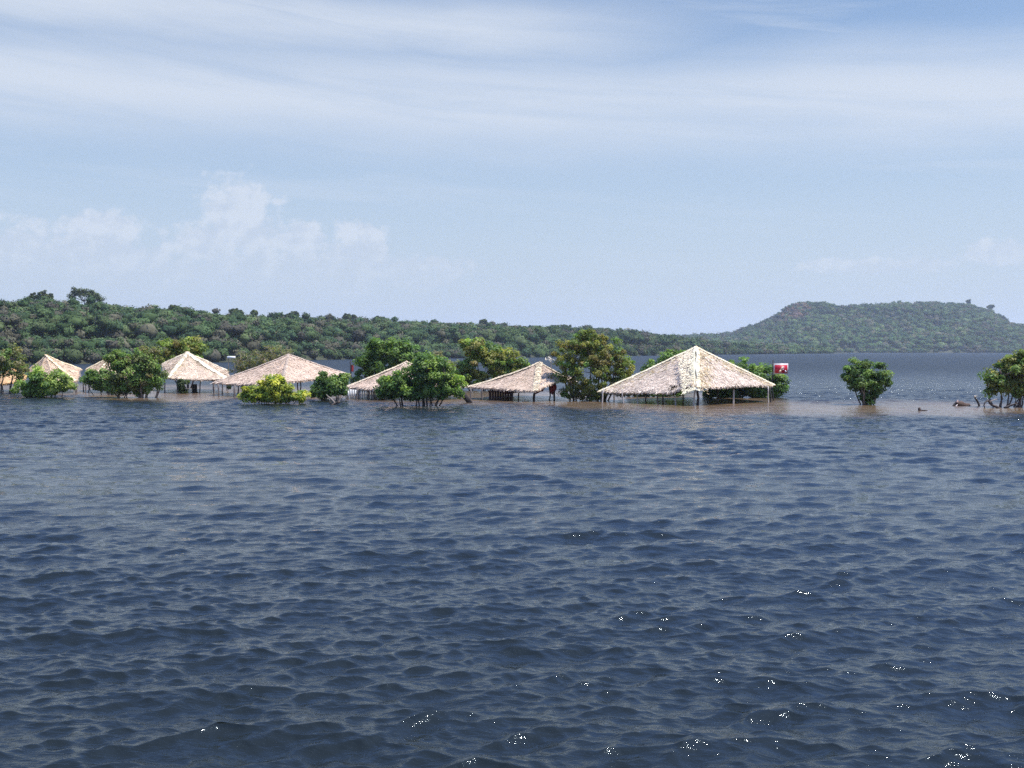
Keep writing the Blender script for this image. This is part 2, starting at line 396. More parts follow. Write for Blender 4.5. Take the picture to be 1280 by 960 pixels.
def forest(s, name, label, px0, px1, n, per, r0, cpx, tmax=1.08, pal=PAL, pw=None, patch=None):
    b = MB()
    px = rng.uniform(px0, px1, n); t = (rng.uniform(0.0, 1, n) ** 1.25 * tmax).clip(.012)
    p = s.pos(px, t); D = p[:, 1]; th = np.interp(px, s.pxs, s.th)
    rad = r0(px) * np.exp(rng.normal(-.06, .28, n)).clip(.5, 1.9)
    hfac = np.where(t < .05, .6, rng.uniform(.62, 1.22, n) + .25 * (rng.random(n) < .06))
    cen = p.copy(); cen[:, 2] = p[:, 2] + np.maximum(th * hfac - rad * .75, rad * .35)
    k = rng.choice(len(pal), n, p=pw); ns = vnoise(p[:, 0], p[:, 1], .02 * 400 / D.mean(), 5)
    base = pal[k] * .97 * rng.uniform(.75, 1.3, (n, 1)) * (1 + .2 * ns[:, None])
    if patch is not None: base = patch(px, t, p, base)
    crowns(b, cen, rad, base, per, cpx * D / FPX)
    # low fringe at the water's edge
    m = int(n * .22); px = rng.uniform(px0, px1, m); p = s.pos(px, np.full(m, .03)); rad = r0(px) * rng.uniform(.4, .75, m)
    p[:, 2] = rad * .45; k = rng.choice([2, 4, 5, 7, 6, 0], m)
    crowns(b, p, rad, pal[k] * .8 * rng.uniform(.9, 1.25, (m, 1)), max(per // 2, 20), cpx * p[:, 1] / FPX)
    return tag(b.build(name, MAT_FAR), label, 'forest', None, 'stuff')

LS = Shore([-700, -200, 0, 100, 290, 430, 560, 680, 830, 960, 1060], [235, 255, 272, 285, 330, 430, 490, 560, 760, 1050, 1300],
           ([-700, -200, 0, 20, 50, 85, 130, 165, 200, 230, 260, 300, 330, 370, 410, 440, 470, 500, 560, 620, 680, 740, 790, 830, 870, 900, 960, 1060],
            [384, 380, 380, 381, 378, 379, 380, 385, 386, 390, 392, 393, 396, 398, 397, 401, 400, 403, 405, 407, 409, 411, 415, 420, 425, 432, 438, 440]),
           .62, [8, 8, 8, 8, 8, 8, 8.5, 9, 10, 9, 7], 3)
LS.terrain('hills', -700, 1060)
forest(LS, 'forest', 'dense green forest covering the low ridge along the left shore', -560, 1040, 8200, 80,
       lambda px: np.interp(px, [-200, 290, 560, 1000], [2.1, 2.4, 3.1, 4.8]), 1.25)
RS = Shore([700, 850, 1000, 1280, 1700, 2000], [1750, 1680, 1620, 1560, 1500, 1500],
           ([700, 830, 870, 915, 930, 945, 965, 985, 1000, 1030, 1050, 1080, 1120, 1160, 1200, 1235, 1250, 1262, 1280, 1350, 1500, 1700, 2000],
            [420, 418, 418, 415, 409, 405, 396, 382, 378, 377, 383, 380, 377, 376, 378, 385, 395, 403, 404, 408, 404, 410, 412]),
           .30, [10, 10, 11, 11, 11, 11], 11, prof=.85)
RS.terrain('hills', 700, 1900)
def hillpatch(px, t, p, base):
    # bare reddish slope and drier scrub on the hill's left shoulder
    d = ((px - 994) / 20) ** 2 + ((t - .60) / .17) ** 2
    m = (d < 1) & (rng.random(len(px)) < .7)
    base = base.copy(); base[m] = np.array([.17, .105, .07]) * rng.uniform(.8, 1.2, (m.sum(), 1))
    m2 = (t < .5) & (vnoise(p[:, 0], p[:, 1], .01, 9) > .1); base[m2] *= np.array([1.25, 1.3, 1.1])
    return base
forest(RS, 'forest', 'hazy green forest covering the flat topped hill across the lake', 700, 1620, 8500, 50,
       lambda px: np.full(np.shape(px), 5.6), .95, tmax=1.06, patch=hillpatch)

# ------------------------------------------------------------------ trees and bushes
def curve(a, b, bow, n=6):
    t = np.linspace(0, 1, n)[:, None]; a, b = np.asarray(a, float), np.asarray(b, float)
    p = a * (1 - t) + b * t; L_ = np.linalg.norm(b - a)
    off = rng.normal(size=3) * bow * L_; off[2] = abs(off[2]) * .3
    return p + off * (4 * t * (1 - t)) + rng.normal(size=(n, 3)) * .018 * L_ * np.sin(t * math.pi)
def tree(name, label, cat, px, D, lobes, stems=((0, 0),), nclump=60, leaf=.10, per=70, cr=.42, pal=None, limb=.09,
         mat=None, barkcol=(.12, .09, .065), trunkz=None, group=None, basez=-.5, twig=.018, ydepth=.85, leafy=1.0, part='crown', bow=.07, nlimb=None):
    """lobes: (px, py, rx_px, ry_px) read at distance D; stems: (px offset, lean offset)"""
    mat = mat or MAT_LEAF
    root = empty(name, P(px, D, max(basez, -.5) if basez < 0 else basez), label, cat, group)
    s = D / FPX; C = []; w = np.array([l[2] * l[3] for l in lobes], float); w /= w.sum()
    for (lx, ly, rx, ry), wi in zip(lobes, w):
        m = max(3, int(round(nclump * wi)))
        d = rng.normal(size=(m, 3)); d /= np.linalg.norm(d, axis=1)[:, None]
        rr = rng.uniform(.25, 1, m) ** .5
        rr *= 1 + .22 * rng.normal(size=m) * (rng.random(m) < .4)
        c0 = PY(lx, ly, D)
        c = c0 + d * rr[:, None] * np.array([rx * s, min(rx, ry * 1.6) * s * ydepth, ry * s]) * .86
        C.append(c)
    C = np.vstack(C); C[:, 2] = np.maximum(C[:, 2], max(basez, 0) + cr * .35)
    # limbs
    wood = MB(); K = nlimb or max(4, min(14, len(C) // 7)); ends = C[rng.choice(len(C), min(K, len(C)), replace=False)]
    paths = []
    zb = basez
    bases = [P(px + sx, D + sy, zb) for sx, sy in stems]
    for e in ends:
        bi = min(range(len(bases)), key=lambda i: abs(bases[i][0] - e[0]) + rng.uniform(0, .8))
        p0 = bases[bi]
        if trunkz is not None:
            p0 = np.array([p0[0] + rng.normal() * .02, p0[1], trunkz])
        pts = curve(p0, e, bow, 8); L_ = np.linalg.norm(e - p0)
        r_ = limb * rng.uniform(.45, .75) * np.linspace(1, .3, 8)
        wood.tube(pts, r_, 5, np.array(barkcol) * rng.uniform(.75, 1.3)); paths.append(pts)
    if trunkz is not None:
        for b0 in bases:
            tp = curve(b0, [b0[0], b0[1], trunkz], .05, 6); tp[-1] = [b0[0], b0[1], trunkz + .05]
            wood.tube(tp, limb * np.linspace(1.35, .85, 6), 8, barkcol)
    allp = np.vstack([p[3:] for p in paths])
    for c in C:
        j = np.argmin(np.linalg.norm(allp - c, axis=1) + 2.0 * np.maximum(allp[:, 2] - c[2], 0))
        if np.linalg.norm(allp[j] - c) > .05:
            wood.tube(curve(allp[j], c, .12, 4), twig * np.linspace(1.3, .5, 4), 4, np.array(barkcol) * rng.uniform(.8, 1.4))
    wood.build('trunk', MAT_BARK, root)
    # leaves
    pal = np.array(pal if pal is not None else [[.055, .095, .03]]) * (1.0 if mat is MAT_FAR else 2.15) * np.array([1.13, 1.03, .84])
    lf = MB(); m = int(per * leafy * 1.35)
    if m > 0:
        n = len(C)
        g = rng.normal(size=(n, m, 3)); g /= np.linalg.norm(g, axis=2)[..., None]
        rad = cr * rng.uniform(.6, 1.25, (n, 1))
        pos = C[:, None] + g * (rad * rng.uniform(.15, 1, (n, m)) ** .6)[..., None] * np.array([1, 1, .72])
        cc = pal[rng.choice(len(pal), n)] * rng.uniform(.8, 1.25, (n, 1))
        colr = cc[:, None] * rng.uniform(.7, 1.35, (n, m, 1))
        yel = rng.random((n, m)) < .035; colr[yel] = colr[yel] * np.array([1.5, 1.35, .9])
        cen = C.mean(0); outw = C - cen; outw /= np.linalg.norm(outw, axis=1)[:, None] + 1e-6
        nr = g * .7 + outw[:, None] * .45 + np.array([0, 0, .55]) + rng.normal(size=g.shape) * .55
        pos = pos.reshape(-1, 3); keep = pos[:, 2] > max(basez, 0) + .02
        lf.cards(pos[keep], nr.reshape(-1, 3)[keep], leaf * rng.uniform(.65, 1.3, keep.sum()), colr.reshape(-1, 3)[keep], aspect=.5, bend=.18)
        lf.build(part, mat, root)
    return root

DARK = [[.036, .070, .022], [.045, .085, .026], [.055, .095, .030], [.030, .055, .020]]
MIDG = [[.060, .105, .030], [.075, .120, .034], [.050, .088, .028], [.085, .125, .040]]
LIGHT = [[.100, .150, .038], [.125, .175, .045], [.080, .125, .034], [.140, .180, .055]]
YEL = [[.170, .190, .030], [.130, .160, .030], [.200, .205, .040], [.085, .120, .028]]
BROWN = [[.068, .078, .034], [.082, .078, .042], [.058, .074, .030], [.080, .092, .036]]
OLIVE = [[.095, .105, .030], [.075, .095, .028], [.112, .116, .038], [.060, .085, .026], [.10, .09, .036]]
GREY = [[.11, .095, .07], [.085, .08, .05], [.13, .11, .085]]

tree('flooded_tree', 'brownish flooded tree cut by the left edge of the photo', 'tree', 5, 90,
     [(-12, 452, 26, 20), (12, 450, 22, 18), (22, 462, 14, 14), (-20, 470, 25, 14)], [(2, 0), (-6, .5), (5, .3), (-14, 0)], 90, .11, 62, .45, BROWN + MIDG[:1], .13, ydepth=1)
tree('bush', 'round bright green bush in the water before the leftmost large thatched hut', 'bush', 55, 83,
     [(55, 474, 26, 16), (40, 484, 20, 12), (72, 478, 20, 16), (34, 488, 14, 7), (60, 488, 30, 7), (52, 491, 32, 4)], [(0, 0), (-8, 0), (12, .4), (20, 0)], 100, .12, 66, .42, LIGHT + MIDG, .07)
tree('bush', 'small mid green bush touching the left side of the big brownish bush', 'bush', 125, 87,
     [(115, 472, 14, 12), (132, 474, 14, 14), (140, 482, 12, 10), (122, 484, 9, 7)], [(-3, 0), (5, .3), (12, 0)], 60, .11, 62, .40, MIDG + DARK[:2], .07)
tree('flooded_tree', 'large brownish green flooded tree with bare pale trunk left of the hut', 'tree', 178, 82,
     [(148, 452, 22, 14), (180, 450, 26, 18), (165, 470, 34, 18), (190, 466, 18, 18), (150, 482, 22, 10), (182, 440, 16, 9), (160, 488, 34, 6), (192, 482, 13, 10)], [(0, 0), (6, 0), (-14, .3), (-26, .2), (14, .4)],
     250, .105, 64, .43, BROWN + MIDG + MIDG[:2], .13, barkcol=(.20, .15, .12))
tree('tree', 'light green tree rising behind the hut with the steep pale roof', 'tree', 228, 103,
     [(212, 435, 17, 14), (232, 430, 20, 12), (248, 440, 12, 14), (208, 448, 14, 12), (225, 447, 25, 12)], [(0, 0), (8, .5)], 90, .14, 56, .5, LIGHT + OLIVE, .12)
tree('bare_bush', 'half bare grey brown bush behind the widest left hut roof', 'bush', 325, 108,
     [(308, 452, 20, 16), (332, 444, 22, 13), (352, 441, 18, 10), (300, 462, 16, 8), (325, 460, 35, 12)], [(0, 0), (-10, .4), (10, .5), (22, 0)], 120, .10, 22, .55, GREY + BROWN, .10, barkcol=(.26, .21, .18), twig=.03, nlimb=22)
tree('bush', 'yellow green bush standing in the water before the wide hut', 'bush', 340, 72.5,
     [(338, 482, 26, 13), (322, 490, 20, 10), (360, 490, 22, 12), (342, 495, 42, 8), (345, 476, 14, 8), (340, 499, 40, 5), (312, 495, 14, 7), (376, 495, 13, 7)], [(0, 0), (-12, .2), (14, 0), (24, .3)], 120, .10, 66, .36, YEL + YEL + LIGHT[:1], .06)
tree('bush', 'small dark green bush between the yellow bush and the hut with white railing', 'bush', 412, 77.5,
     [(410, 474, 18, 9), (420, 482, 16, 14), (400, 488, 16, 10), (415, 492, 20, 7), (430, 472, 9, 6)], [(0, 0), (8, .2), (-8, .1)], 75, .11, 60, .38, MIDG + DARK, .06)
tree('tree', 'dark green broad tree behind the hut with white railing', 'tree', 482, 94,
     [(470, 438, 22, 17), (495, 436, 24, 15), (460, 452, 16, 12), (505, 450, 25, 16), (480, 458, 30, 14), (535, 455, 22, 14), (470, 468, 28, 11)], [(0, 0), (10, 1), (-12, 0)], 170, .14, 60, .5, DARK + MIDG[:2], .15)
tree('tree', 'dull brownish tree standing between the two tallest green trees near the middle', 'tree', 548, 100,
     [(545, 452, 16, 12), (560, 462, 18, 14), (530, 462, 14, 12)], [(0, 0), (6, .5)], 60, .12, 44, .5, BROWN + GREY[:1], .10)
tree('flooded_tree', 'large leafy bush on several dark stems in open water near the middle', 'tree', 522, 70,
     [(530, 464, 30, 17), (495, 479, 28, 17), (545, 478, 32, 20), (520, 488, 48, 13), (570, 484, 18, 16), (527, 452, 14, 9), (548, 458, 20, 12), (482, 490, 16, 9)],
     [(-18, 0), (-10, .3), (-2, 0), (4, .2), (9, -.2), (16, .1), (21, .3)], 230, .11, 68, .40, MIDG + DARK + LIGHT[:2], .10, barkcol=(.05, .04, .035))
tree('tree', 'tall yellow green tree behind the sagging hut roof', 'tree', 605, 96,
     [(590, 434, 22, 14), (612, 440, 18, 14), (632, 448, 20, 13), (600, 455, 32, 18), (635, 462, 24, 12), (580, 468, 20, 18), (652, 460, 10, 8), (605, 476, 42, 11), (572, 474, 16, 12), (630, 455, 22, 14)], [(0, 0), (12, .6), (-14, .2)],
     190, .14, 60, .5, OLIVE + LIGHT[:3] + MIDG, .14)
tree('flooded_tree', 'large olive tree between the sagging hut and the biggest hut', 'tree', 738, 77,
     [(722, 432, 28, 17), (752, 436, 28, 20), (705, 455, 16, 14), (742, 462, 42, 24), (740, 486, 28, 14), (780, 452, 16, 20), (770, 470, 22, 14), (738, 420, 18, 8), (698, 470, 12, 10), (774, 487, 22, 12), (714, 488, 18, 11), (742, 494, 30, 7)],
     [(0, 0), (-8, .5), (10, .2), (-20, .4), (18, .3)], 330, .085, 62, .34, OLIVE + OLIVE + MIDG[:2], .13)
tree('tree', 'dark green tree showing above the left slope of the biggest hut', 'tree', 842, 95,
     [(840, 446, 18, 11), (825, 455, 16, 10), (858, 444, 14, 9), (812, 463, 12, 8), (850, 470, 20, 18)], [(0, 0), (-8, .4)], 90, .13, 58, .48, MIDG + DARK, .11)
tree('bush', 'dense green bush beside and behind the right end of the biggest hut', 'bush', 945, 82,
     [(925, 462, 24, 13), (955, 468, 24, 16), (970, 480, 17, 15), (935, 482, 40, 14), (898, 484, 26, 12), (905, 492, 30, 8), (950, 492, 26, 8)],
     [(0, 0), (15, .3), (-20, .4), (-40, .3), (24, 0)], 210, .11, 64, .42, DARK + MIDG, .09)
tree('flooded_tree', 'lone round green tree standing apart in open water on the right', 'tree', 1083, 71.5,
     [(1088, 462, 20, 15), (1068, 466, 17, 12), (1100, 472, 17, 13), (1080, 478, 22, 14), (1088, 491, 12, 13), (1060, 472, 10, 10), (1090, 484, 15, 13), (1086, 500, 8, 7)],
     [(-2, 0), (2, .2), (6, 0)], 125, .10, 66, .34, MIDG + DARK, .09, basez=-.5)
tree('flooded_tree', 'green shrub with exposed crooked branches at the right edge of the photo', 'tree', 1262, 68.5,
     [(1270, 462, 34, 16), (1255, 478, 22, 14), (1285, 485, 26, 14), (1275, 448, 18, 12), (1300, 465, 24, 22), (1240, 470, 11, 8), (1240, 489, 9, 5)],
     [(-4, 0), (4, .2), (12, 0), (24, .2), (-12, .1)], 195, .105, 56, .38, MIDG + OLIVE + LIGHT[:1], .11, barkcol=(.13, .09, .075), twig=.03)
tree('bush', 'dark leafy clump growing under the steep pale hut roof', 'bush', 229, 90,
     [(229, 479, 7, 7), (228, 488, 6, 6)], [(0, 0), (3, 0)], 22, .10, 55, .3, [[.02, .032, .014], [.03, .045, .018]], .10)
tree('bush', 'low green bush behind the posts of the biggest hut, left side', 'bush', 812, 84,
     [(800, 490, 26, 7), (835, 491, 22, 6)], [(0, 0), (15, 0), (-12, 0)], 60, .10, 50, .32, DARK + MIDG, .05)

# emergent trees on the skylines
FARL = [[.055, .080, .034], [.065, .092, .038], [.048, .070, .032]]
FG = 'taller trees standing out of the far forest skyline'
def emergent(label, px, py, rx, ry, shore, t=1.0, stem=9, lobes=None, n=46, per=44):
    D = float(shore.D0(px) * (1 + shore.depth * t)); k = D / FPX
    gz = float(shore.pos(np.array([float(px)]), np.array([t]))[0, 2])
    lobes = lobes or [(px, py, rx, ry)]
    tree('emergent_tree', label, 'tree', px, D, lobes, [(0, 0)], n, 1.15 * k, per, max(ry * .5, 1.6) * k, FARL, .75 * k, mat=MAT_FAR,
         group=None, basez=gz, trunkz=Zat(py + ry * .9, D) if Zat(py + ry * .9, D) > gz + .5 else None, twig=.18 * k, ydepth=.9, barkcol=(.10, .085, .07))
emergent('umbrella crowned tree on the skyline, left of the tallest domed one', 53, 373, 17, 4.5, LS, lobes=[(53, 368.5, 16, 4.5), (44, 371, 8, 4), (62, 372, 8, 4)])
emergent('tallest tree of the left skyline with a wide see-through dome crown', 106, 370, 20, 8, LS, lobes=[(104, 364.5, 15, 5), (114, 369, 12, 5), (93, 369, 7, 5), (122, 374, 7, 4)], n=60, per=34)
emergent('small pointed tree on the skyline above the steep pale roof', 218, 386, 7, 5, LS)
emergent('rounded tree on the skyline above the half bare bush', 295, 390, 9, 5, LS)
emergent('small bushy tree on the skyline left of the flat topped one', 318, 392, 5, 4, LS)
emergent('flat topped tree on the skyline above the widest left hut', 367, 393, 9, 3, LS, lobes=[(367, 392, 8, 3), (360, 395, 7, 2.5)])
emergent('low umbrella tree on the skyline left of the dark broad tree', 436, 396.5, 10, 4, LS)
emergent('small round tree on the skyline above the dark broad tree', 476, 399.5, 7, 4, LS)
emergent('thin pointed tree on the skyline above the tall yellow green tree', 604, 403, 6, 4, LS)
emergent('small umbrella tree on the skyline just left of the large olive tree', 706, 409, 7, 3, LS)
emergent('wind bent thin tree at the right end of the hill top', 1237, 383.5, 5, 2, RS, .95, n=16, per=22)
emergent('small spiky tree on the hill top above the crooked branched shrub', 1209, 378, 3, 3, RS, .98, n=14, per=22)
emergent('small flat tree on the slope below the right end of the hill top', 1254, 397.5, 4, 4, RS, .92, n=14, per=22)

# ------------------------------------------------------------------ thatched huts
TH_L = np.array([[.64, .53, .44], [.72, .61, .52], [.54, .43, .35], [.78, .68, .57], [.68, .55, .47]]) * np.array([1.0, .97, .90])
TH_GOLD = np.array([[.62, .49, .27], [.50, .37, .19], [.70, .60, .38], [.34, .22, .11]])
POST = (.17, .14, .12)
def hut(label, apex, rim, ridges, posts, dens=42, gold=.0, darkridge=(), cap=(.66, .58, .42), capw=.22, tint=(1, 1, 1), sag=.03, fringe=1.0, postcol=POST, cats='thatched hut', postr=.05, goldw=.9):
    """apex, rim: world points (rim counter-clockwise from left, front first); ridges: rim indices carrying a ridge"""
    apex = np.asarray(apex); rim = [np.asarray(r) for r in rim]; cx = np.mean(rim, 0)
    root = empty('thatched_hut', (cx[0], cx[1], 0), label, cats, 'thatched huts standing in the flooded lake')
    tint = np.array(tint); n = len(rim); roof = MB(); NU, NV = 10, 12
    def surf(a, b_, u, v):   # u along rim, v from apex to rim
        e = a * (1 - u)[:, None] + b_ * u[:, None]
        p = apex * (1 - v)[:, None] + e * v[:, None]
        L_ = np.linalg.norm(e - apex, axis=1)
        p[:, 2] -= sag * L_ * 4 * v * (1 - v) * (.35 + .65 * np.sin(u * math.pi))
        p[:, 2] += .035 * vnoise(p[:, 0] * 3, p[:, 1] * 3, 1.0, 2)
        return p
    for i in range(n):
        a, b_ = rim[i], rim[(i + 1) % n]
        u, v = np.meshgrid(np.linspace(0, 1, NU), np.linspace(0.0, 1, NV), indexing='ij')
        top = surf(a, b_, u.ravel(), v.ravel()); bot = top - np.array([0, 0, .10])
        bot[:, :2] = cx[:2] + (bot[:, :2] - cx[:2]) * .985
        idx = np.arange(NU * NV).reshape(NU, NV)
        q = np.stack([idx[:-1, :-1], idx[:-1, 1:], idx[1:, 1:], idx[1:, :-1]], -1).reshape(-1, 4)
        m = NU * NV
        q2 = q[:, ::-1] + m
        e = idx[:, -1]; q3 = np.stack([e[:-1], e[:-1] + m, e[1:] + m, e[1:]], -1)
        roof.add(np.vstack([top, bot]), np.vstack([q, q2, q3]), None, TH_L.mean(0) * .72 * tint)
        # laid palm thatch
        nrm = np.cross(b_ - apex, a - apex); A = np.linalg.norm(nrm) / 2; nrm = nrm / np.linalg.norm(nrm)
        if nrm[2] < 0: nrm = -nrm
        k = int(A * dens * 2.3)
        uu = rng.random(k); vv = np.sqrt(rng.uniform(.0, 1.0, k)) * 1.0
        p = surf(a, b_, uu, vv)
        e = a * (1 - uu)[:, None] + b_ * uu[:, None]
        dn = e - apex; dn /= np.linalg.norm(dn, axis=1)[:, None]
        al = (b_ - a) / np.linalg.norm(b_ - a)
        mid = (a + b_) / 2 - apex; mid /= np.linalg.norm(mid)
        dirn = mid * .75 + dn * .35 + al * rng.normal(0, .42, (k, 1)) + nrm * rng.uniform(-.02, .10, (k, 1))
        dirn /= np.linalg.norm(dirn, axis=1)[:, None]
        sd_ = np.cross(dirn, nrm); sd_ /= np.linalg.norm(sd_, axis=1)[:, None]
        sd_ = sd_ + nrm * rng.normal(0, .20, (k, 1))
        ln = rng.uniform(.10, .26, (k, 1)); wd = rng.uniform(.012, .03, (k, 1)); lift = rng.uniform(.012, .04, (k, 1))
        c0 = p + nrm * lift * .5; c1 = p + dirn * ln + nrm * lift
        V = np.stack([c0 - sd_ * wd, c0 + sd_ * wd, c1 + sd_ * wd * .6, c1 - sd_ * wd * .6], 1).reshape(-1, 3)
        colr = TH_L[rng.choice(len(TH_L), k)] * rng.uniform(.82, 1.16, (k, 1)) * tint
        for side, ri in ((uu, i), (1 - uu, (i + 1) % n)):
            if ri in darkridge or (gold and ri in ridges):
                dmet = side * np.linalg.norm(b_ - a) * vv
                g_ = (dmet < (rng.uniform(.1, 1.0, k) * goldw)) & (rng.random(k) < (.85 if ri in darkridge else gold))
                colr[g_] = TH_GOLD[rng.choice(len(TH_GOLD), g_.sum())] * rng.uniform(.7, 1.15, (g_.sum(), 1))
        roof.add(V, np.arange(k * 4).reshape(-1, 4), None, np.repeat(colr, 4, 0))
        # ragged hanging eave
        k = int(np.linalg.norm(b_ - a) * 34 * fringe)
        uu = rng.random(k); p = surf(a, b_, uu, np.full(k, .985))
        dirn = dn[:1] * .5 + np.array([0, 0, -1.0]) + rng.normal(0, .25, (k, 3)); dirn /= np.linalg.norm(dirn, axis=1)[:, None]
        ln = rng.uniform(.07, .24, (k, 1)); wd = rng.uniform(.02, .045, (k, 1))
        c1 = p + dirn * ln
        V = np.stack([p - al * wd, p + al * wd, c1 + al * wd * .5, c1 - al * wd * .5], 1).reshape(-1, 3)
        roof.add(V, np.arange(k * 4).reshape(-1, 4), None, np.repeat(TH_L[rng.choice(len(TH_L), k)] * rng.uniform(.7, 1.15, (k, 1)) * tint, 4, 0))
    roof.build('roof', MAT_THATCH, root)
    for ri in ridges:                       # folded palm over every ridge
        e = rim[ri]; b = MB(); m = 60; t = np.linspace(.0, 1.0, 24)
        up = rim[(ri - 1) % n]; nx = rim[(ri + 1) % n]
        base = surf(e, nx, np.zeros(24), t) + np.array([0, 0, .05])
        def sidev(o_):
            d = (o_ - e); d = d - (e - apex) * np.dot(d, e - apex) / np.dot(e - apex, e - apex); return d / np.linalg.norm(d)
        s1, s2 = sidev(up), sidev(nx); jw = capw * rng.uniform(.75, 1.25, 24)[:, None]
        Lr, Rr = base + s1 * jw - [0, 0, .02], base + s2 * jw - [0, 0, .02]
        v = np.vstack([Lr, base, Rr]); q = [(j, j + 1, 25 + j, 24 + j) for j in range(23)] + [(24 + j, 25 + j, 49 + j, 48 + j) for j in range(23)]
        cc = np.array(cap)[None] * rng.uniform(.8, 1.12, (72, 1)) * tint
        b.add(v, q, None, cc)
        for _ in range(70):
            tt = rng.random(); p = base[int(tt * 23)] + [0, 0, .02]; sdv = s1 if rng.random() < .5 else s2
            dd = sdv + (e - apex) / np.linalg.norm(e - apex) * rng.uniform(.1, 1.0); dd /= np.linalg.norm(dd)
            q_ = np.cross(dd, [0, 0, 1.0]); w = .035
            c1 = p + dd * rng.uniform(.8, 1.5) * capw
            b.add([p - q_ * w, p + q_ * w, c1 + q_ * w * .5, c1 - q_ * w * .5], [(0, 1, 2, 3)], None, np.array(cap) * rng.uniform(.75, 1.15) * tint)
        b.build('ridge_cap', MAT_THATCH, root)
    # eave beam just inside the rim
    b = MB()
    for i in range(n):
        a, b_ = rim[i] * 1.0, rim[(i + 1) % n] * 1.0
        a = cx + (a - cx) * .94; b_ = cx + (b_ - cx) * .94
        a[2] = rim[i][2] - .08; b_[2] = rim[(i + 1) % n][2] - .08
        b.tube(curve(a, b_, .004, 5), .045, 6, np.array(postcol) * .8)
    b.build('eave_beam', MAT_WOOD, root)
    for pd in posts:
        px, D, zt = pd[:3]; r_ = pd[3] if len(pd) > 3 else postr; pc = pd[4] if len(pd) > 4 else postcol
        top = P(px, D, zt) + [rng.normal(0, .04), 0, 0]; bot = P(px, D, -.8) + [rng.normal(0, .05), 0, 0]
        b = MB(); b.tube(curve(bot, top, .02, 6), r_ * np.linspace(1.15, .9, 6), 7, np.array(pc) * rng.uniform(.85, 1.2))
        b.build('post', MAT_WOOD, root)
    return root

PALE = (.42, .37, .32)
# the biggest hut, right of the middle
hut('biggest thatched hut with a pale split ridge facing the viewer, right of the middle', PY(870, 433, 75),
    [PY(748, 489.5, 75.5), PY(800, 490.5, 73), PY(838, 491, 71.2), PY(864, 481, 70.3), PY(874, 484.5, 70), PY(922, 482, 72.4), PY(969, 481, 75.5),
     PY(930, 478, 80), PY(868, 477, 82.5), PY(800, 481, 80.5)], [0, 4, 6, 8],
    [(754, 74.6, 1.0, .05, PALE), (779, 73, .95, .05, PALE), (796, 73.4, .95, .04, PALE), (822, 72.6, .95, .055), (829, 74, 1.0, .055), (843, 71.4, 1.1, .045, PALE), (854, 78, 1.2),
     (868, 70.6, 1.2, .055, PALE), (872.5, 70.9, 1.25, .085, (.05, .035, .03)), (897, 77, 1.3), (918, 72.8, 1.2, .065, PALE), (960, 74.6, 1.15, .05, PALE), (964, 75, 1.15, .055, (.05, .04, .035)),
     (806, 77.5, 1.0), (768, 79, .95)],
    gold=.6, darkridge=(4, 6), cap=(.78, .68, .46), capw=.15, sag=.02, dens=60, goldw=1.9)
# the split pale sheet over its near ridge
# sagging hut
hut('sagging thatched hut with dark red cloth under its eave near the middle', PY(674, 453, 79),
    [PY(585, 483, 80), PY(625, 486, 77), PY(669, 489, 75), PY(700, 473, 77), PY(722, 478, 80), PY(715, 472, 84), PY(640, 474, 86)], [0, 2, 4],
    [(589, 79, .85), (602, 78, .85), (641, 78, .9, .06), (649, 79, .9), (668, 76, .9, .09, (.05, .035, .03)), (686, 78, 1.1), (693, 78.5, 1.1, .07), (714, 77, 1.2, .07), (718, 77.5, 1.2, .06, PALE), (625, 80, .9)],
    tint=(.92, .86, .80), sag=.05)
# hut with white railing
hut('thatched hut with a low white railing, half hidden by the large leafy bush', PY(508, 452, 81),
    [PY(430, 484, 81), PY(468, 486.5, 78), PY(540, 488, 76), PY(585, 482, 81), PY(560, 476, 86), PY(480, 476, 87)], [0, 3],
    [(434, 80, .85), (446, 79, .8), (449, 79.5, .8), (459, 79, .8), (466, 78.5, .8), (472, 78.2, .8), (520, 77, .8), (575, 81, .8)], tint=(1.0, .93, .87), sag=.035)
# wide hut
hut('wide thatched hut with a broad pink grey roof behind the yellow green bush', PY(361, 443, 86),
    [PY(265, 478.5, 86), PY(300, 480.5, 83.5), PY(335, 480.5, 81.5), PY(352, 477, 80.5), PY(398, 473.5, 83), PY(438, 468, 87), PY(420, 464, 92), PY(350, 466, 94), PY(290, 470, 91)], [0, 3, 5],
    [(272, 84, 1.0, .06), (293, 83, .95, .065), (265, 89, 1.0), (279, 90, 1.05), (299, 90, 1.0), (303, 89.5, 1.05), (372, 83, 1.3), (375, 90, 1.4), (392, 84, 1.3), (425, 87, 1.5)],
    tint=(1.0, .93, .87), cap=(.50, .42, .34), capw=.14, sag=.03)
# steep pale hut
hut('steep pale straw coloured hut left of the wide one', PY(234, 440, 95),
    [PY(203, 454, 98), PY(208, 472.5, 90.5), PY(246, 474.5, 90.5), PY(287, 474, 91), PY(283, 462, 99), PY(245, 462, 101)], [0, 1, 3, 4],
    [(205, 91, 1.1, .05), (221, 91, 1.1, .05), (250, 91, 1.05, .05), (266, 91, 1.05, .06), (284, 97, 1.2), (222, 99, 1.2)],
    tint=(1.04, 1.0, .92), cap=(.80, .72, .55), capw=.26, darkridge=(1, 3), gold=.2, sag=.02, dens=60)
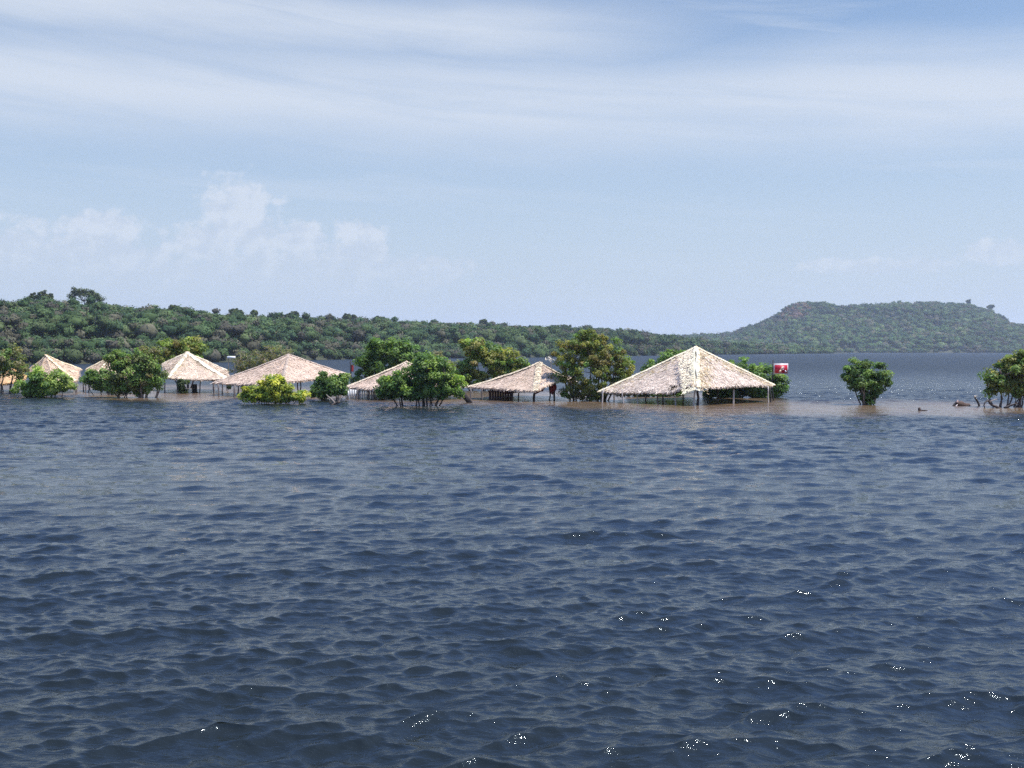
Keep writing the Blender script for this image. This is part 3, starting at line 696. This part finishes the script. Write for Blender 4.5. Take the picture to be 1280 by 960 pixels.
# the two small huts on the left
hut('thatched hut with pointed roof behind the round bright green bush', PY(58, 444, 93),
    [PY(36, 461, 97), PY(40, 478, 90), PY(68, 478, 88.5), PY(96, 476, 91), PY(101, 461, 97), PY(70, 464, 100)], [0, 3, 4],
    [(93, 90.5, 1.0), (96, 91, 1.0), (104, 94, 1.1), (44, 91, .9)], tint=(1.05, .95, .82), cap=(.80, .70, .50), capw=.22, gold=.4)
hut('thatched hut mostly hidden behind the brownish green tree', PY(138, 445, 94),
    [PY(108, 461, 97), PY(112, 476, 91), PY(140, 478, 89.5), PY(172, 477, 91), PY(176, 461, 98), PY(140, 462, 100)], [0, 1, 3],
    [(106, 91, 1.0), (110, 92, 1.0), (135, 90, 1.0), (168, 91, 1.0)], tint=(1.08, 1.0, .86), cap=(.82, .74, .55), capw=.22, gold=.3)
hut('small low golden thatched hut glimpsed behind the tree at the left edge', PY(16, 461, 95),
    [PY(-12, 474, 97), PY(0, 480, 92), PY(24, 478, 92), PY(34, 471, 96), PY(14, 470, 99)], [0, 3], [(2, 93, .7), (22, 93, .7), (31, 96, .8)], tint=(1.15, .92, .62), cap=(.8, .62, .36))

# split pale sheets laid over the near ridge of the biggest hut
r = [o for o in COL.objects if o.name == 'thatched_hut'][0]
b = MB()
ap, ne = PY(869, 436, 74.3) + [0, 0, .03], PY(870, 487, 69.85) + [0, 0, .02]
t = np.linspace(0, 1, 14)
for (o0, o1, o2, o3, c) in ((-.20, -.02, -.40, -.03, (.74, .67, .47)), (.02, .30, .02, .26, (.78, .71, .52))):
    l_ = ap * (1 - t)[:, None] + ne * t[:, None]; wl = (o0 * (1 - t) + o2 * t * .9 + .06 * np.sin(t * 11))[:, None]; wr = (o1 * (1 - t) + o3 * t)[:, None]
    ex = np.array([1.0, 0, 0]); z = np.array([0, 0, 1.0])
    a_ = l_ + ex * wl - z * np.abs(wl) * .42; c_ = l_ + ex * wr - z * np.abs(wr) * .40
    m = len(t); v = np.vstack([a_, c_, a_ - z * .03, c_ - z * .03])
    q = [(j, j + 1, m + j + 1, m + j) for j in range(m - 1)] + [(2 * m + j, 3 * m + j, 3 * m + j + 1, 2 * m + j + 1) for j in range(m - 1)] + [(j, 2 * m + j, 2 * m + j + 1, j + 1) for j in range(m - 1)]
    b.add(v, q, None, np.array(c) * rng.uniform(.85, 1.1, (4 * m, 1)))
for _ in range(700):
    q_ = rng.random(); sgn = -1 if rng.random() < .7 else 1
    off = sgn * rng.uniform(.1, 1.15 * (1 - .3 * q_)); pt = ap * (1 - q_) + ne * q_ + ex * off - z * abs(off) * .46 + z * .07
    dd = np.array([sgn * .8, -.5, -.55]) + rng.normal(0, .2, 3); dd /= np.linalg.norm(dd); ww = np.cross(dd, [0, -.5, .8]); ww *= .018 / np.linalg.norm(ww)
    cc = pt + dd * rng.uniform(.10, .24); b.add([pt - ww, pt + ww, cc + ww, cc - ww], [(0, 1, 2, 3)], None, (np.array((.80, .70, .48)) if sgn < 0 or rng.random() < .35 else np.array((.48, .36, .20))) * rng.uniform(.75, 1.1))
o = b.build('ridge_sheet', MAT_THATCH, r)
# torn thatch hanging in the notch
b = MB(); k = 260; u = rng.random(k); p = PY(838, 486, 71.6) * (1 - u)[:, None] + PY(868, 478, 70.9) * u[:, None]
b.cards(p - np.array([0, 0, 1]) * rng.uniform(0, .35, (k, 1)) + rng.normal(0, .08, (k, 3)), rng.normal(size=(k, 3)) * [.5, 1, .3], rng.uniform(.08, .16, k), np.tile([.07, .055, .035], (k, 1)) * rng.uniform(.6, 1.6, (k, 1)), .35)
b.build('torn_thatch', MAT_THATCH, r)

# ------------------------------------------------------------------ sign
D = 77.0
s = empty('sign', P(966, D, 0), 'small red sign board with white frame on a dark pole', 'sign')
b = MB(); b.tube(curve(P(966, D, -.8), PY(966.3, 450, D), .004, 5), [.05, .05, .045, .04, .035], 7, (.03, .026, .025)); b.build('pole', MAT_WOOD, s)
def px_box(b, x0, x1, y0, y1, D, th, col):
    c = PY((x0 + x1) / 2, (y0 + y1) / 2, D); b.box(c, ((x1 - x0) * D / FPX, th, (y1 - y0) * D / FPX), col=col)
b = MB(); px_box(b, 967, 985.2, 454.2, 467.4, D - .06, .04, (.5, .46, .45)); b.build('frame', MAT_PAINT, s)
b = MB(); px_box(b, 968.4, 984.2, 456.2, 466.2, D - .09, .012, (.42, .012, .03)); b.build('panel', MAT_PAINT, s)
def mark(pts, col, w, nm):
    b = MB(); q = [PY(x, y, D - .108) for x, y in pts]
    for i in range(len(q) - 1):
        a, c = q[i], q[i + 1]; d = c - a; L_ = np.linalg.norm(d); d /= L_; nn = np.array([-d[2], 0, d[0]]) * w * D / FPX / 2
        e = np.array([0, .006, 0])
        v = [a - nn, a + nn, c + nn, c - nn]; v = v + [x + e for x in v]
        b.add(v, [(3, 2, 1, 0), (4, 5, 6, 7), (0, 1, 5, 4), (1, 2, 6, 5), (2, 3, 7, 6), (3, 0, 4, 7)], None, col)
    return b.build(nm, MAT_PAINT, s)
mark([(974.4, 465.2), (976, 462.8), (978.6, 458.2)], (.72, .50, .36), 2.2, 'symbol')
mark([(979.4, 457.8), (979.8, 461.2), (977.6, 462.6)], (.62, .42, .50), 1.2, 'symbol')
mark([(981.4, 463.0), (983.0, 465.0)], (.78, .76, .76), 1.3, 'symbol')

# ------------------------------------------------------------------ small things
def shapeobj(name, label, cat, b, mat): 
    o = b.build(name, mat); return tag(o, label, cat)
# low white railing under the hut
D = 79.6
rl = empty('railing', P(452, D, 0), 'low white railing standing in the water under a thatched roof', 'railing')
b = MB(); px_box(b, 431, 474, 487.4, 488.6, D, .05, (.72, .70, .66)); px_box(b, 431, 474, 493.2, 494.4, D, .05, (.70, .68, .64)); b.build('rail', MAT_PAINT, rl)
for i, x in enumerate(np.arange(432.5, 474, 2.9)):
    b = MB(); px_box(b, x - .75, x + .75, 487.0 + .5 * math.sin(i * 2.1), 499, D - .06, .03, np.array((.72, .70, .65)) * rng.uniform(.8, 1.05)); b.build('slat', MAT_PAINT, rl)
# leaning dark plank by the sagging hut
b = MB(); a, c = P(573.5, 74.5, 1.0), P(589, 74.0, -.15); dv = c - a; L_ = np.linalg.norm(dv)
b.box((a + c) / 2, (L_, .10, .34), tilt=(0, math.atan2(-(dv[2]), dv[0])), col=(.035, .028, .026))
b.box((a + c) / 2 + [0, -.07, 0.0], (L_ * .96, .03, .04), tilt=(0, math.atan2(-(dv[2]), dv[0])), col=(.06, .05, .045))
shapeobj('plank', 'dark broad plank leaning into the water left of the sagging hut', 'plank', b, MAT_WOOD)
# counter under the sagging hut
D = 78.6
ct = empty('bar_counter', P(627, D, 0), 'dark reddish wooden counter standing in the shade of the sagging hut', 'counter')
b = MB(); px_box(b, 610, 642, 488.5, 490, D, .8, (.09, .045, .035)); b.build('counter_top', MAT_WOOD, ct)
b = MB()
for i in range(9): px_box(b, 611.5 + i * 3.2, 614.3 + i * 3.2, 490.1, 506, D - .30, .03, np.array((.07, .03, .025)) * rng.uniform(.7, 1.3))
b.build('front_panel', MAT_WOOD, ct)
for x in (611.5, 640.5):
    b = MB(); px_box(b, x - .5, x + .5, 490.1, 506, D + .3, .05, (.06, .035, .03)); b.build('leg', MAT_WOOD, ct)
def cloth(label, x0, x1, y0, y1, D, col, bag=False):
    b = MB(); u, v = np.meshgrid(np.linspace(0, 1, 14), np.linspace(0, 1, 10), indexing='ij'); u, v = u.ravel(), v.ravel()
    w = np.sin(v * math.pi) ** .4 if bag else (1 - .25 * v + .1 * np.sin(v * 5))
    X_ = (x0 + x1) / 2 + (u - .5) * (x1 - x0) * w; Y_ = y0 + (y1 - y0) * v * (1 + .15 * np.sin(u * 4 + 1)) 
    f_ = np.array([PY(a_, b_, D) for a_, b_ in zip(X_, Y_)]); f_[:, 1] += .07 * np.sin(u * 19) * (.3 + v)
    k_ = f_ + [0, .05, 0]; idx = np.arange(140).reshape(14, 10); q = np.stack([idx[:-1, :-1], idx[:-1, 1:], idx[1:, 1:], idx[1:, :-1]], -1).reshape(-1, 4)
    b.add(np.vstack([f_, k_]), np.vstack([q, q[:, ::-1] + 140]), None, col)
    return shapeobj('cloth', label, 'cloth', b, MAT_CLOTH)
cloth('dark red cloth hanging slanted from the right eave of the sagging hut', 664, 682, 480, 491, 76.6, (.17, .022, .022))
cloth('small rounded red cloth bundle hanging right of the bigger red cloth', 687, 696, 478.5, 492, 77.5, (.24, .03, .03), True)
cloth('long dark maroon cloth stretched above the counter in the sagging hut', 622, 660, 486.5, 491.5, 78.0, (.10, .022, .022))
# red cloth on a pole near the dark broad tree
p_ = empty('flag_pole', P(437.5, 91, 0), 'thin dark pole with a red cloth behind the wide hut', 'flag')
b = MB(); b.tube(curve(P(437.5, 91, -.8), PY(437.8, 451, 91), .005, 5), .055, 6, (.025, .025, .03)); b.build('pole', MAT_WOOD, p_)
b = MB(); u, v = np.meshgrid(np.linspace(0, 1, 6), np.linspace(0, 1, 6), indexing='ij'); u, v = u.ravel(), v.ravel()
f_ = np.array([PY(438.2 + 3.6 * a_, 455.5 + 8 * b_ + 1.5 * a_, 91) for a_, b_ in zip(u, v)]); f_[:, 1] += .06 * np.sin(u * 7 + v * 2)
idx = np.arange(36).reshape(6, 6); q = np.stack([idx[:-1, :-1], idx[:-1, 1:], idx[1:, 1:], idx[1:, :-1]], -1).reshape(-1, 4)
b.add(np.vstack([f_, f_ + [0, .03, 0]]), np.vstack([q, q[:, ::-1] + 36]), None, (.26, .03, .03)); b.build('flag', MAT_CLOTH, p_)
# white board on posts
D = 112.0
wb = empty('white_board', P(289, D, 0), 'small blank white board showing above the gap between two hut roofs', 'board')
b = MB(); px_box(b, 284, 294.5, 445.2, 448.2, D, .06, (.82, .82, .80)); b.build('board', MAT_PAINT, wb)
for x in (285.5, 293):
    b = MB(); b.tube([P(x, D, -.8), P(x, D, 1.5), PY(x, 446, D + .08)], .04, 6, (.12, .10, .08)); b.build('post', MAT_WOOD, wb)
# pale bent palm scrap on the roof between sagging hut and olive tree
b = MB(); k = 20
b.cards(PY(688, 449, 76) + rng.normal(0, .10, (k, 3)) * [1.6, .6, .7], rng.normal(size=(k, 3)) + [0, -1, .6], rng.uniform(.08, .15, k), np.tile([.60, .54, .42], (k, 1)) * rng.uniform(.7, 1.1, (k, 1)), .35)
b.tube(curve(PY(691, 470, 77), PY(688, 449, 76), .05, 5), .03, 5, (.4, .34, .28))
shapeobj('dry_palm_frond', 'pale dry palm frond sticking up beside the sagging hut peak', 'palm frond', b, MAT_THATCH)
# hanging leaf bundles under the wide hut
for x, lab in ((286, 'dark leafy bundle hanging from the wide hut eave, between its two front left posts'), (304, 'dark leafy bundle hanging from the wide hut eave beside the yellow green bush')):
    b = MB(); k = 70; c = PY(x, 484, 83.2); b.cards(c + np.clip(rng.normal(0, .08, (k, 3)), -.12, .12) * [1.3, 1, 1.2], rng.normal(size=(k, 3)), rng.uniform(.06, .12, k), np.tile([.03, .045, .02], (k, 1)) * rng.uniform(.6, 1.6, (k, 1)), .5)
    shapeobj('hanging_plant', lab, 'plant', b, MAT_LEAF)
# driftwood
b = MB()
b.tube(curve(P(423, 71.5, -.15), PY(408, 493.5, 71), .05, 8), np.linspace(.10, .03, 8), 7, (.30, .25, .21))
b.tube(curve(P(416, 71.4, .0), PY(411, 503, 71), .08, 5), np.linspace(.06, .02, 5), 6, (.05, .04, .035))
b.tube(curve(P(414, 71.2, -.05), PY(425, 502.5, 71.4), .08, 6), np.linspace(.07, .09, 6), 6, (.07, .055, .045))
b.tube(curve(P(419, 71.5, .1), PY(425, 500, 71.2), .08, 4), np.linspace(.04, .015, 4), 5, (.2, .16, .13))
shapeobj('driftwood', 'grey branch sticking slanted out of the water before the small dark bush', 'driftwood', b, MAT_BARK)
b = MB()
b.tube(curve(P(1227, 70, -.4), PY(1219.3, 497, 70), .04, 6), np.linspace(.075, .06, 6), 7, (.045, .035, .03))
b.tube([PY(1219.3, 497, 70), PY(1218.6, 494.5, 70)], [.065, .05], 7, (.55, .47, .38)); b.tube([PY(1219, 496, 70), PY(1222, 494.8, 70)], [.03, .02], 5, (.5, .43, .35))
shapeobj('stake', 'dark leaning stake with pale broken top beside the crooked branched shrub', 'stake', b, MAT_BARK)
b = MB()
b.tube(np.array([P(1212.5, 70.4, .02), PY(1207, 507.5, 70.4), PY(1201, 505.5, 70.4), PY(1197, 505, 70.3), PY(1192, 509, 70.2)]), [.13, .20, .24, .20, .07], 9, (.10, .065, .05))
b.tube(curve(PY(1190.3, 511.5, 70), PY(1197.5, 502, 70.1), .05, 5), np.linspace(.12, .08, 5), 7, (.03, .024, .022))
b.tube(curve(PY(1197, 504, 69.98), PY(1198, 500, 70.05), .05, 4), [.08, .07, .05, .02], 6, (.32, .22, .19))
b.tube(curve(PY(1194, 511, 69.9), PY(1197.5, 505.5, 69.92), .04, 4), [.03, .05, .045, .02], 6, (.60, .52, .50))
b.tube(curve(P(1213, 70.2, -.06), PY(1209, 509.0, 70.1), .05, 4), [.1, .13, .11, .08], 7, (.03, .025, .022))
shapeobj('sunken_log', 'knobbly dark brown log half sunk in the shallows left of the leaning stake', 'log', b, MAT_BARK)
b = MB(); b.tube(P(1150, 64.5, 0) + np.array([[0, 0, -.4], [.02, 0, .0], [-.02, 0, .13], [0, 0, .2]]), [.11, .1, .08, .03], 8, (.06, .04, .032))
b.tube([P(1152, 64.5, 0), P(1160, 64.3, .03)], [.05, .02], 5, (.07, .05, .04))
shapeobj('stump', 'tiny dark stump in the brown shallows between lone tree and sunken log', 'stump', b, MAT_BARK)
b = MB()
b.tube(curve(P(1252, 67.5, -.1), PY(1236, 500, 67.5), .1, 6), np.linspace(.09, .05, 6), 6, (.08, .06, .05)); b.tube(curve(PY(1236, 500, 67.5), PY(1232, 511, 67.3), .1, 4), np.linspace(.055, .03, 4), 6, (.07, .055, .045))
b.tube(curve(PY(1238, 502, 67.4), PY(1247, 499, 67.6), .1, 4), np.linspace(.04, .03, 4), 6, (.3, .24, .2))
b.tube(curve(P(1256, 67.2, .0), PY(1273, 504, 67.0), .06, 6), np.linspace(.09, .05, 6), 6, (.07, .055, .045))
shapeobj('driftwood', 'crooked dead branch arching over the water at the foot of the right edge shrub', 'driftwood', b, MAT_BARK)
b = MB(); b.box(P(243, 92, .25), (.35, .3, .5), col=(.05, .04, .035)); b.box(P(243, 92.1, .55), (.42, .05, .35), col=(.06, .045, .04)); b.box(P(243, 91.9, .03), (.45, .4, .06), col=(.04, .035, .03))
shapeobj('chair', 'small dark chair standing in the water under the steep pale hut', 'chair', b, MAT_WOOD)

# ------------------------------------------------------------------ haze
HAZE = 0.00012
b = MB(); b.box((0, 0, 80.0), (12600, 12600, 170.0)); 
m = bpy.data.materials.new('haze_air'); nodes(m)
o_ = nt.nodes.new('ShaderNodeOutputMaterial'); v_ = nt.nodes.new('ShaderNodeVolumePrincipled')
v_.inputs['Color'].default_value = (.80, .89, 1.0, 1); v_.inputs['Density'].default_value = HAZE; v_.inputs['Anisotropy'].default_value = .25
nt.links.new(v_.outputs[0], o_.inputs['Volume'])
hz = b.build('haze', m); tag(hz, kind='stuff')
